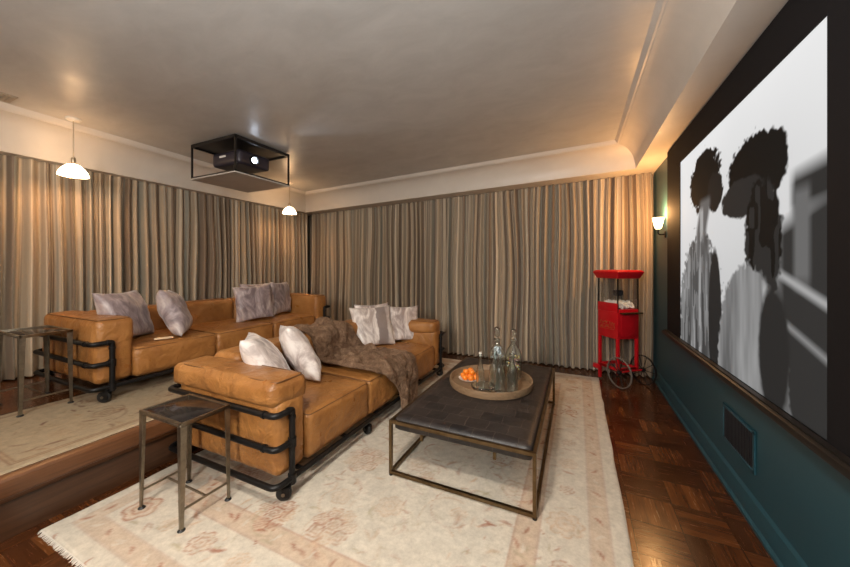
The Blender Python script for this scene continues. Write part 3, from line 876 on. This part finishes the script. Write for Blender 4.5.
# decanters
for x, y, h, lb, fill in ((-.70, 3.16, .50, 'tall glass decanter with ball stopper and silvery wrapped sweets', 'silver'), (-.555, 3.22, .48, 'tall glass decanter with ball stopper and coloured sweets', 'candy')):
    t = thing('glass_decanter', lb, 'decanter', (x, y, B0), group='stoppered glass decanters')
    r = .078
    o = [(0, 0), (.062, 0), (.068, .01), (.074, .06), (r, .17), (r * .98, .235), (r * .8, .275), (.04, .31), (.026, .33), (.024, .36), (.034, .368), (.034, .374)]
    i_ = [(.02, .374), (.02, .335), (.036, .305), (r * .8 - .004, .27), (r * .98 - .004, .232), (r - .004, .17), (.07, .06), (.062, .014), (0, .012)]
    MB().lathe(o + i_, 36).build('body', M['glass'], t)
    MB().lathe([(0, .35), (.012, .35), (.015, .376), (.03, .38), (.02, .39), (.012, .40), (.024, .412), (.029, h - .03), (.022, h - .008), (0, h)], 24).build('stopper', M['glass'], t)
    c = MB(); rr = random.Random(int(h * 1000))
    z0, z1 = (.20, .30) if fill == 'silver' else (.10, .22)
    for k in range(90):
        a, q, z = rr.uniform(0, 6.28), rr.uniform(.0, 1) ** .5, rr.uniform(z0, z1)
        rad = (.056 if z < .23 else (.05 if z < .26 else .03)) * q
        s = rr.uniform(.010, .015)
        c.sphere((rad * math.cos(a), rad * math.sin(a), z), s, 4, (1, rr.uniform(.6, 1), rr.uniform(.6, 1)))
    k = c.build('sweets', M[fill], t); k['kind'] = 'stuff'
gb = MB().lathe([(0, 0), (.055, 0), (.07, .006), (.094, .034), (.102, .052), (.098, .058), (.090, .052), (.066, .014), (0, .01)], 44).build('glass_bowl', M['glass'], loc=(-.775, 2.80 - .035, B0 + .001))
gb.location = (-.735, 2.762, B0 + .002)
tag(gb, 'shallow clear glass bowl at the front rim of the tray', 'bowl')

# ------------------------------------------------------------------ popcorn cart
ANG = math.atan2(.63, .77)
pc = thing('popcorn_cart', 'red popcorn machine on a spoked wheel cart in the far right corner', 'popcorn machine', (.475, 4.86, 0), ANG)
S_ = .335   # local: x along the right-hand face, y away; nearest corner at the origin
def pbox(name, a, b, mat, par=pc, bev=.004): return MB().box(a, b).build(name, M[mat], par, bevel=bev)
lower = pbox('cabinet', (0, 0, .60), (S_, S_, .985), 'red')
# taller left wall panel and lower serving side
pbox('left_panel', (-.004, 0, .95), (.010, S_, 1.065), 'red')
sh = pbox('serving_shelf', (.03, -.06, .93), (S_ + .01, .0, .947), 'bronze', bev=.003)
pbox('door', (.05, -.008, .64), (S_ - .03, 0, .90), 'red', bev=.003)
pop = MB(); rr = random.Random(5)
for k in range(240):
    pop.sphere((rr.uniform(.03, S_ - .03), rr.uniform(.03, S_ - .03), 1.0 + rr.uniform(0, .075)), rr.uniform(.014, .022), 4)
k = pop.build('popcorn_heap', M['popcorn'], pc); k['kind'] = 'stuff'
for (x, y) in ((0, 0), (S_ - .014, 0), (0, S_ - .014), (S_ - .014, S_ - .014)):
    MB().box((x, y, .95), (x + .014, y + .014, 1.39)).build('corner_post', M['black'], pc, smooth=False)
MB().box((.012, .003, .953), (S_ - .015, .006, 1.388)).build('glass_pane', M['pane'], pc, smooth=False)
MB().box((.003, .015, 1.066), (.006, S_ - .015, 1.388)).build('glass_pane', M['pane'], pc, smooth=False)
MB().box((S_ - .006, .015, .953), (S_ - .003, S_ - .015, 1.388)).build('glass_pane', M['pane'], pc, smooth=False)
MB().box((.015, S_ - .006, .953), (S_ - .015, S_ - .003, 1.388)).build('glass_pane', M['pane'], pc, smooth=False)
kt = MB().lathe([(0, 1.15), (.05, 1.15), (.062, 1.165), (.062, 1.215), (.05, 1.225), (0, 1.23)], 24, Matrix.Translation((S_ / 2, S_ / 2, 0))).build('kettle', M['black_plastic'], pc)
MB().tube([(S_ / 2, S_ / 2, 1.23), (S_ / 2, S_ / 2, 1.39)], .009, 8).tube([(S_ / 2, S_ / 2, 1.19), (S_ / 2 - .11, S_ / 2 - .04, 1.20)], .008, 8).build('hanger', M['black'], kt)
def flare(z0, z1, e0, e1):
    vs = []
    for z, e in ((z0, e0), (z1, e1)):
        vs += [(-e, -e, z), (S_ + e, -e, z), (S_ + e, S_ + e, z), (-e, S_ + e, z)]
    return MB().add(vs, [(0, 1, 2, 3), (4, 5, 6, 7)] + [(i, (i + 1) % 4, 4 + (i + 1) % 4, 4 + i) for i in range(4)])
cp = flare(1.385, 1.475, .012, .052).build('canopy', M['red'], pc, bevel=.012)
flare(1.475, 1.497, .045, .02).build('canopy_lid', M['red'], cp, bevel=.006)
# gilt scroll marks on the left face (too worn to read)
g = MB(); rr = random.Random(9)
for row, z in enumerate((.80, .745)):
    for k in range(7):
        y = .06 + k * .036; a = rr.uniform(0, 6)
        pts = [(-.003, y + .012 * math.cos(a + t * .9), z + .016 * math.sin(a + t * .9)) for t in range(5)]
        g.tube(pts, .0028, 5)
    g.tube([(-.003, .05, z - .026), (-.003, .17, z - .032), (-.003, .30, z - .026)], .002, 5)
g.build('gilt_emblem', M['gold'], pc)
for (x, y) in ((.0, .0), (S_ - .035, 0), (0, S_ - .035), (S_ - .035, S_ - .035)):
    MB().box((x, y, .20 if y == 0 else .02), (x + .035, y + .035, .60)).build('leg', M['red'], pc, bevel=.004)
rl = MB(); rl.box((0, 0, .19), (S_, .03, .225)).box((0, S_ - .03, .19), (S_, S_, .225)).box((0, 0, .19), (.03, S_, .225)).box((S_ - .03, 0, .19), (S_, S_, .225))
rl.build('base_rail', M['red'], pc, bevel=.003)
MB().box((-.03, S_ - .05, .14), (.02, S_ + .06, .20)).build('handle_mount', M['red'], pc, bevel=.004)
def spoked(x, rim_mat, y=.0):
    Rw = .192
    q = Matrix.Translation((x, y, Rw)) @ Matrix.Rotation(PI / 2, 4, 'Y')
    m = MB(); m.lathe([(Rw - .012, -.009), (Rw, -.007), (Rw, .007), (Rw - .012, .009)], 48, q, close=True)
    w = m.build('wheel', M[rim_mat], pc)
    s = MB()
    for k in range(10):
        t = 2 * PI * k / 10
        s.tube([(x, y + .02 * math.cos(t), Rw + .02 * math.sin(t)), (x, y + (Rw - .01) * math.cos(t), Rw + (Rw - .01) * math.sin(t))], .0045, 6)
    s.build('spokes', M['black'], w)
    MB().lathe([(0, -.025), (.02, -.025), (.026, -.015), (.026, .015), (.02, .025), (0, .025)], 20, q).build('hub', M['black'], w)
spoked(-.022, 'wheel_grey', -.045); spoked(S_ + .045, 'black', -.02)
MB().tube([(-.03, -.045, .192), (S_ + .05, -.02, .192)], .009, 10).build('axle', M['red'], pc)

# ------------------------------------------------------------------ screen wall
sc = thing('projection_screen', 'huge projection screen in a black surround on the teal wall', 'screen', (XR, 2.95, .79))
y0, y1 = 1.90 - 2.95, 4.0 - 2.95
zb, zt = .835 - .79, 2.575 - .79
def sbox(name, a, b, mat, bev=0): return MB().box(a, b).build(name, M[mat], sc, smooth=bool(bev), bevel=bev)
sbox('backing', (-.035, 1.38 - 2.95, 0.01), (-.002, 4.50 - 2.95, 2.04), 'masking')
sbox('side_masking', (-.046, 1.38 - 2.95, .03), (-.036, y0 - .001, 2.04), 'masking')
sbox('side_masking', (-.046, y1 + .001, .03), (-.036, 4.50 - 2.95, 2.04), 'masking')
sbox('top_masking', (-.046, y0, zt + .001), (-.036, y1, 2.04), 'masking')
lg = sbox('ledge', (-.095, 1.30 - 2.95, -.002), (-.002, 4.52 - 2.95, .034), 'frame_wood', .006)
MB().box((-.075, 1.32 - 2.95, .034), (-.046, 4.51 - 2.95, .043)).build('ledge_lip', M['black'], lg, smooth=False)
# monochrome projected landscape: soft dark trees under a pale sky
def picture():
    nx, ny = 420, 340
    S, T = np.meshgrid(np.linspace(0, 1, nx + 1), np.linspace(0, 1, ny + 1))
    rs = np.random.RandomState(4)
    def sn(fx_, fy_, seed):
        g = np.random.RandomState(seed).rand(int(fy_) + 3, int(fx_) + 3); gx, gy = S * fx_, T * fy_
        ix, iy = gx.astype(int), gy.astype(int); fx, fy = gx - ix, gy - iy; fx = fx * fx * (3 - 2 * fx); fy = fy * fy * (3 - 2 * fy)
        return (g[iy, ix] * (1 - fx) + g[iy, ix + 1] * fx) * (1 - fy) + (g[iy + 1, ix] * (1 - fx) + g[iy + 1, ix + 1] * fx) * fy
    V = .60 + .16 * T - .12 * S * (1 - T) + .04 * (sn(5, 4, 1) - .5)
    V = V - .10 * np.clip(.5 - T, 0, 1)
    def sm(e, w): return np.clip(.5 - e / w, 0, 1)
    def lay(m, c):
        nonlocal V
        V = V * (1 - m) + c * m
    rough = (sn(40, 40, 2) - .5) * .05 + (sn(90, 90, 3) - .5) * .03
    # distant dark ridge and pale track on the right
    lay(sm(T - (.50 + .30 * (S - .80) * 1.2 + .03 * sn(6, 1, 8)) , .06) * sm(.80 - S, .10), .062)
    lay(sm(np.abs(T - (.60 + .1 * (S - .8))) - .05, .05) * sm(.88 - S, .03), .055)
    lay(sm(np.abs(S - .915) - .028, .02) * sm(T - .62, .04) * sm(.36 - T, .06), .20)
    lay(sm(np.abs(T - (.40 - .42 * (S - .80))) - .013, .02) * sm(.80 - S, .05), .42)
    lay(sm(np.abs(T - (.27 - .42 * (S - .80))) - .010, .02) * sm(.84 - S, .05), .30)
    # left tree: dark crown, bushy undergrowth with light trunks
    cr = np.hypot((S - .305 - .08 * (T - .8)) / .155, (T - .81) / .135) - 1 + rough * 5
    lay(sm(cr, .10), .022)
    lay(sm(np.hypot((S - .42) / .07, (T - .73) / .085) - 1 + rough * 4, .12), .035)
    lay(sm(np.abs(S - .30 - .02 * np.sin(T * 20)) - .055, .03) * sm(T - .72, .03), .18 + .0)
    lay(sm(np.abs(S - .285) - .018, .012) * sm(T - .68, .03), .42)
    b1 = np.hypot((S - .25) / .25, (T - .12) / .44) - 1 + rough * 3
    lay(sm(b1, .08), .09 + .22 * sn(30, 3, 12) ** 2 + .10 * (sn(70, 12, 5) > .55))
    lay(sm(np.hypot((S - .42) / .06, (T - .18) / .30) - 1 + rough, .1), .05)
    # middle tree: bigger crown, shaded trunk side, pale grassy mound below
    lay(sm(np.hypot((S - .70) / .165, (T - .73) / .125) - 1 + rough * 4, .09), .016)
    lay(sm(np.hypot((S - .63) / .15, (T - .655) / .07) - 1 + rough * 3, .10), .05)
    lay(sm(np.hypot((S - .745) / .095, (T - .48) / .22) - 1 + rough * 5, .12), .018 + .035 * (sn(60, 14, 7) > .6))
    mound = np.hypot((S - .66) / .215, (T + .04) / .46) - 1 + rough * 1.5
    lay(sm(mound, .05), .13 + .20 * sn(24, 3, 21) + .07 * sn(80, 10, 22) - .10 * np.clip((S - .66) * 4, 0, 1))
    lay(sm(np.abs(S - .80 + .12 * T) - .012, .015) * sm(T - .36, .05), .45)
    lay(sm(np.hypot((S - .80) / .07, (T - .15) / .2) - 1 + rough, .2), .05)
    V = np.clip(np.maximum(V - .015, 0) ** 1.28 * 1.16, 0, .95)
    Y = 4.0 - 2.1 * S - 2.95; Z = zb + (zt - zb) * T
    vs = np.stack([np.full(S.shape, -.040), Y, Z], -1).reshape(-1, 3)
    ii = np.arange((nx + 1) * (ny + 1)).reshape(ny + 1, nx + 1)
    fs = np.stack([ii[:-1, :-1], ii[:-1, 1:], ii[1:, 1:], ii[1:, :-1]], -1).reshape(-1, 4)
    me = bpy.data.meshes.new('projected_picture'); me.from_pydata(vs.tolist(), [], fs.tolist())
    ca = me.color_attributes.new('tone', 'FLOAT_COLOR', 'POINT')
    c = np.stack([V, V, V, np.ones(V.shape)], -1).reshape(-1).astype(np.float32); ca.data.foreach_set('color', c)
    m = new_mat('screen_picture', (.012, .012, .012), .9); nt, b = NT(m)
    a = nt.nodes.new('ShaderNodeVertexColor'); a.layer_name = 'tone'
    nt.links.new(a.outputs['Color'], b.inputs['Emission Color']); b.inputs['Emission Strength'].default_value = SCREEN
    b.inputs['Specular IOR Level'].default_value = .1
    me.materials.append(m)
    o = bpy.data.objects.new('projected_picture', me); C.objects.link(o); o.parent = sc
    o['label'] = 'grey monochrome picture of misty trees'
SCREEN = 1.0
picture()
# wall grille
gr = thing('wall_grille', 'black ventilation grille set low in the teal wall', 'vent', (XR, 2.835, .43))
fr = MB()
h_, w_ = .13, .235
fr.box((-.012, -w_, -h_), (-.001, w_, -h_ + .022)).box((-.012, -w_, h_ - .022), (-.001, w_, h_)).box((-.012, -w_, -h_), (-.001, -w_ + .022, h_)).box((-.012, w_ - .022, -h_), (-.001, w_, h_))
fr.build('frame', M['teal'], gr, bevel=.002)
MB().box((-.004, -w_ + .02, -h_ + .02), (-.001, w_ - .02, h_ - .02)).build('backing', M['grille'], gr, smooth=False)
sl = MB()
for k in range(20):
    y = -w_ + .03 + k * (2 * w_ - .06) / 19; sl.box((-.009, y - .003, -h_ + .02), (-.004, y + .003, h_ - .02))
sl.build('slats', M['grille'], gr, smooth=False)

# sconce
def sconce(y, label):
    t = thing('wall_sconce', label, 'wall lamp', (XR, y, 1.93), group='warm wall sconces')
    MB().lathe([(0, 0), (.04, 0), (.04, .008), (.03, .014), (0, .014)], 24, Matrix.Rotation(-PI / 2, 4, 'Y')).build('back_plate', M['black'], t)
    MB().tube([(-.01, 0, 0), (-.075, 0, 0), (-.075, 0, .08)], .008, 8, .03).build('arm', M['black'], t)
    MB().lathe([(.0, .07), (.022, .07), (.034, .085), (.046, .13), (.060, .205), (.057, .205), (.042, .13), (.03, .09), (0, .08)], 32, Matrix.Translation((-.075, 0, 0))).build('shade', M['sconce_glow'], t)
    lamp('bulb', 'POINT', (-.13, 0, .26), 40, (1, .50, .18), .03, t)
def lamp(name, typ, loc, energy, col, size, parent=None, rot=None, spot=None):
    l = bpy.data.lights.new(name, typ); l.energy = energy; l.color = col
    if typ == 'AREA': l.shape = 'DISK'; l.size = size
    else: l.shadow_soft_size = size
    if spot: l.spot_size = R(spot); l.spot_blend = .6
    o = bpy.data.objects.new(name, l); C.objects.link(o); o.location = loc
    if rot: o.rotation_euler = rot
    if parent: o.parent = parent
    return o
sconce(4.80, 'glowing wall sconce beside the far edge of the screen')

# pendants
def pendant(x, y, label):
    cz = ceil_z(x, y); zb_ = 2.485
    t = thing('pendant_lamp', label, 'pendant lamp', (x, y, zb_), group='white glass pendant lamps')
    MB().lathe([(0, cz - zb_ + .003), (.062, cz - zb_ + .003), (.062, cz - zb_ - .008), (.05, cz - zb_ - .018), (.012, cz - zb_ - .024), (0, cz - zb_ - .024)], 32).build('ceiling_canopy', M['white_metal'], t)
    MB().tube([(0, 0, .17), (0, 0, cz - zb_ - .02)], .005, 8).build('rod', M['brass'], t)
    MB().lathe([(0, .19), (.016, .188), (.02, .17), (.017, .135), (.028, .128), (.03, .118), (0, .118)], 24).build('socket_cap', M['brass'], t)
    MB().lathe([(.026, .122), (.05, .112), (.085, .078), (.108, .04), (.118, .006), (.118, 0), (.112, 0), (.104, .036), (.08, .073), (.045, .106), (.026, .114)], 40).build('lamp_shade', M['shade_glow'], t)
    lamp('bulb', 'POINT', (0, 0, .03), 12, (1, .52, .22), .035, t)
    lamp('bulb', 'POINT', (0, 0, .23), 3, (1, .55, .25), .05, t)
pendant(-4.74, 1.54, 'lit white glass pendant lamp nearest the camera at the left')
pendant(-4.66, 4.28, 'lit white glass pendant lamp in the far left corner beyond the projector')
pendant(-4.74, -.70, 'lit white glass pendant lamp out of frame behind the near one')

# projector in its cage
bxz = 2.64; X0, X1, Y0, Y1 = -4.38, -3.545, 2.475, 3.255
pj = thing('projector_cage', 'black open metal cage hanging from the ceiling around the projector', 'projector mount', ((X0 + X1) / 2, (Y0 + Y1) / 2, bxz))
a_, b_ = (X1 - X0) / 2, (Y1 - Y0) / 2; TT = .405
t = .018
f = MB()
for z in (.0, TT - t):
    f.box((-a_, -b_, z), (a_, -b_ + t, z + t)).box((-a_, b_ - t, z), (a_, b_, z + t)).box((-a_, -b_, z), (-a_ + t, b_, z + t)).box((a_ - t, -b_, z), (a_, b_, z + t))
for sx in (-1, 1):
    for sy in (-1, 1):
        x, y = (-a_ if sx < 0 else a_ - t), (-b_ if sy < 0 else b_ - t)
        f.box((x, y, 0), (x + t, y + t, TT))
f.build('frame', M['black'], pj, smooth=False)
MB().box((-a_, -b_, TT), (a_, b_, TT + .02)).build('top_plate', M['black'], pj, smooth=False)
MB().box((-a_ - .004, -b_ - .004, -.014), (a_ + .004, b_ + .004, 0)).build('bottom_panel', M['plaster'], pj, smooth=False)
for sx in (-.3, .3): MB().tube([(sx, 0, TT + .01), (sx, 0, TT + .06)], .012, 8).build('ceiling_rod', M['black'], pj)
pr_ = thing('projector', 'black home cinema projector with lit lens inside the cage', 'projector', (-3.96, 2.86, 2.805))
pr_.scale = (.94, .94, .94)
soft((-.28, -.235, 0), (.27, .235, .185), .035, (.0, .012, .0), amp=0, res=.03).build('body', M['black_plastic'], pr_, angle=180)
q = Matrix.Translation((.27, -.02, .085)) @ Matrix.Rotation(PI / 2, 4, 'Y')
ln = MB().lathe([(.065, -.01), (.07, .0), (.065, .018), (.05, .022), (.046, .006), (0, .004)], 36, q).build('lens_ring', M['black'], pr_)
MB().lathe([(0, .008), (.036, .008), (.036, .004), (0, .003)], 28, q).build('lens', M['lens_glow'], ln)
MB().box((-.1, -.252, .10), (.02, -.247, .125)).build('side_badge', M['china'], pr_, smooth=False)
MB().tube([(0, 0, .18), (0, 0, .248)], .03, 14).build('mount_post', M['black'], pr_)
lamp('beam', 'SPOT', (.34, -.02, .085), 25, (.8, .88, 1), .02, pr_, (0, -PI / 2, 0), 40)

# ceiling vent
cv = thing('ceiling_vent', 'small grey vent in the ceiling at the left edge', 'vent', (-4.72, 1.0, ceil_z(-4.72, 1.0)))
MB().box((-.11, -.14, -.008), (.11, .14, .004)).build('frame', M['vent_paint'], cv, bevel=.003)
s2 = MB()
for k in range(8): s2.box((-.09, -.11 + k * .03, -.012), (.09, -.10 + k * .03, -.008))
s2.build('slats', M['vent_paint'], cv, smooth=False)

# ------------------------------------------------------------------ light
def downlight(x, y, e, label, col=(1, .90, .78), size=.28):
    z = ceil_z(x, y)
    t = thing('recessed_downlight', label, 'ceiling light', (x, y, z), group='recessed ceiling downlights')
    MB().lathe([(.15, -.001), (.175, -.001), (.175, -.008), (.15, -.008)], 32, close=True).build('trim_ring', M['white_metal'], t)
    MB().lathe([(0, -.002), (.15, -.002), (.15, -.004), (0, -.004)], 32).build('diffuser', M['diffuser'], t)
    lamp('light', 'AREA', (0, 0, -.02), e, col, size, t)
downlight(-.75, .25, 62, 'recessed downlight over the near end of the rug')
downlight(-3.2, -.6, 9, 'added recessed downlight out of view over the near end of the platform')  # unseen fill downlight added above the platform end
w = bpy.data.worlds.new('world'); scn.world = w; w.use_nodes = True
w.node_tree.nodes['Background'].inputs[0].default_value = (.05, .045, .04, 1)
w.node_tree.nodes['Background'].inputs[1].default_value = .3
# unseen added fill lights: torchiere shape for the ceiling, wall frame for far end
fl = thing('fill_uplight', 'added fill uplight in black torchiere form behind the camera, washing the ceiling', 'added light', (-.3, -.7, .012))
fl.location.z = 0
MB().lathe([(0, 0), (.15, 0), (.15, .015), (.02, .03), (0, .03)], 32).build('base', M['black'], fl)
MB().tube([(0, 0, .02), (0, 0, 1.78)], .012, 10).build('pole', M['black'], fl)
MB().lathe([(.02, 1.76), (.12, 1.79), (.26, 1.88), (.265, 1.88), (.12, 1.775), (.02, 1.745)], 40, close=True).build('lamp_shade', M['black'], fl)
lamp('light', 'AREA', (0, 0, 1.885), 125, (.86, .93, 1), .5, fl, (PI, 0, 0))
wf = MB()
for (p, q) in (((-1.50, -1.9, 1.70), (-.30, -1.87, 1.76)), ((-1.50, -1.9, 2.84), (-.30, -1.87, 2.90)), ((-1.50, -1.9, 1.76), (-1.44, -1.87, 2.84)), ((-.36, -1.9, 1.76), (-.30, -1.87, 2.84))): wf.box(p, q)
struct(wf, 'fill_frame_1', M['white_metal'], smooth=False)  # bare frame around the added fill light; the wall behind stays closed
lamp('wall_fill_light', 'AREA', (-.9, -1.865, 2.3), 125, (1, .95, .88), 1.0, None, (R(90), 0, R(2)))  # added area light brightening the far end, no window here

# ------------------------------------------------------------------ camera
cam = bpy.data.cameras.new('camera'); co = bpy.data.objects.new('camera', cam); C.objects.link(co)
cam.sensor_width = 36; cam.lens = 36 * 327 / 850
cam.shift_y = -17.5 / 850
cam.clip_start = .02
co.location = (0, 0, 1.55); co.rotation_euler = (PI / 2, 0, math.atan(152 / 327))
scn.camera = co
scn.view_settings.view_transform = 'Standard'; scn.view_settings.look = 'None'
scn.view_settings.exposure = 0.0; scn.view_settings.gamma = 1
scn.view_settings.use_curve_mapping = False
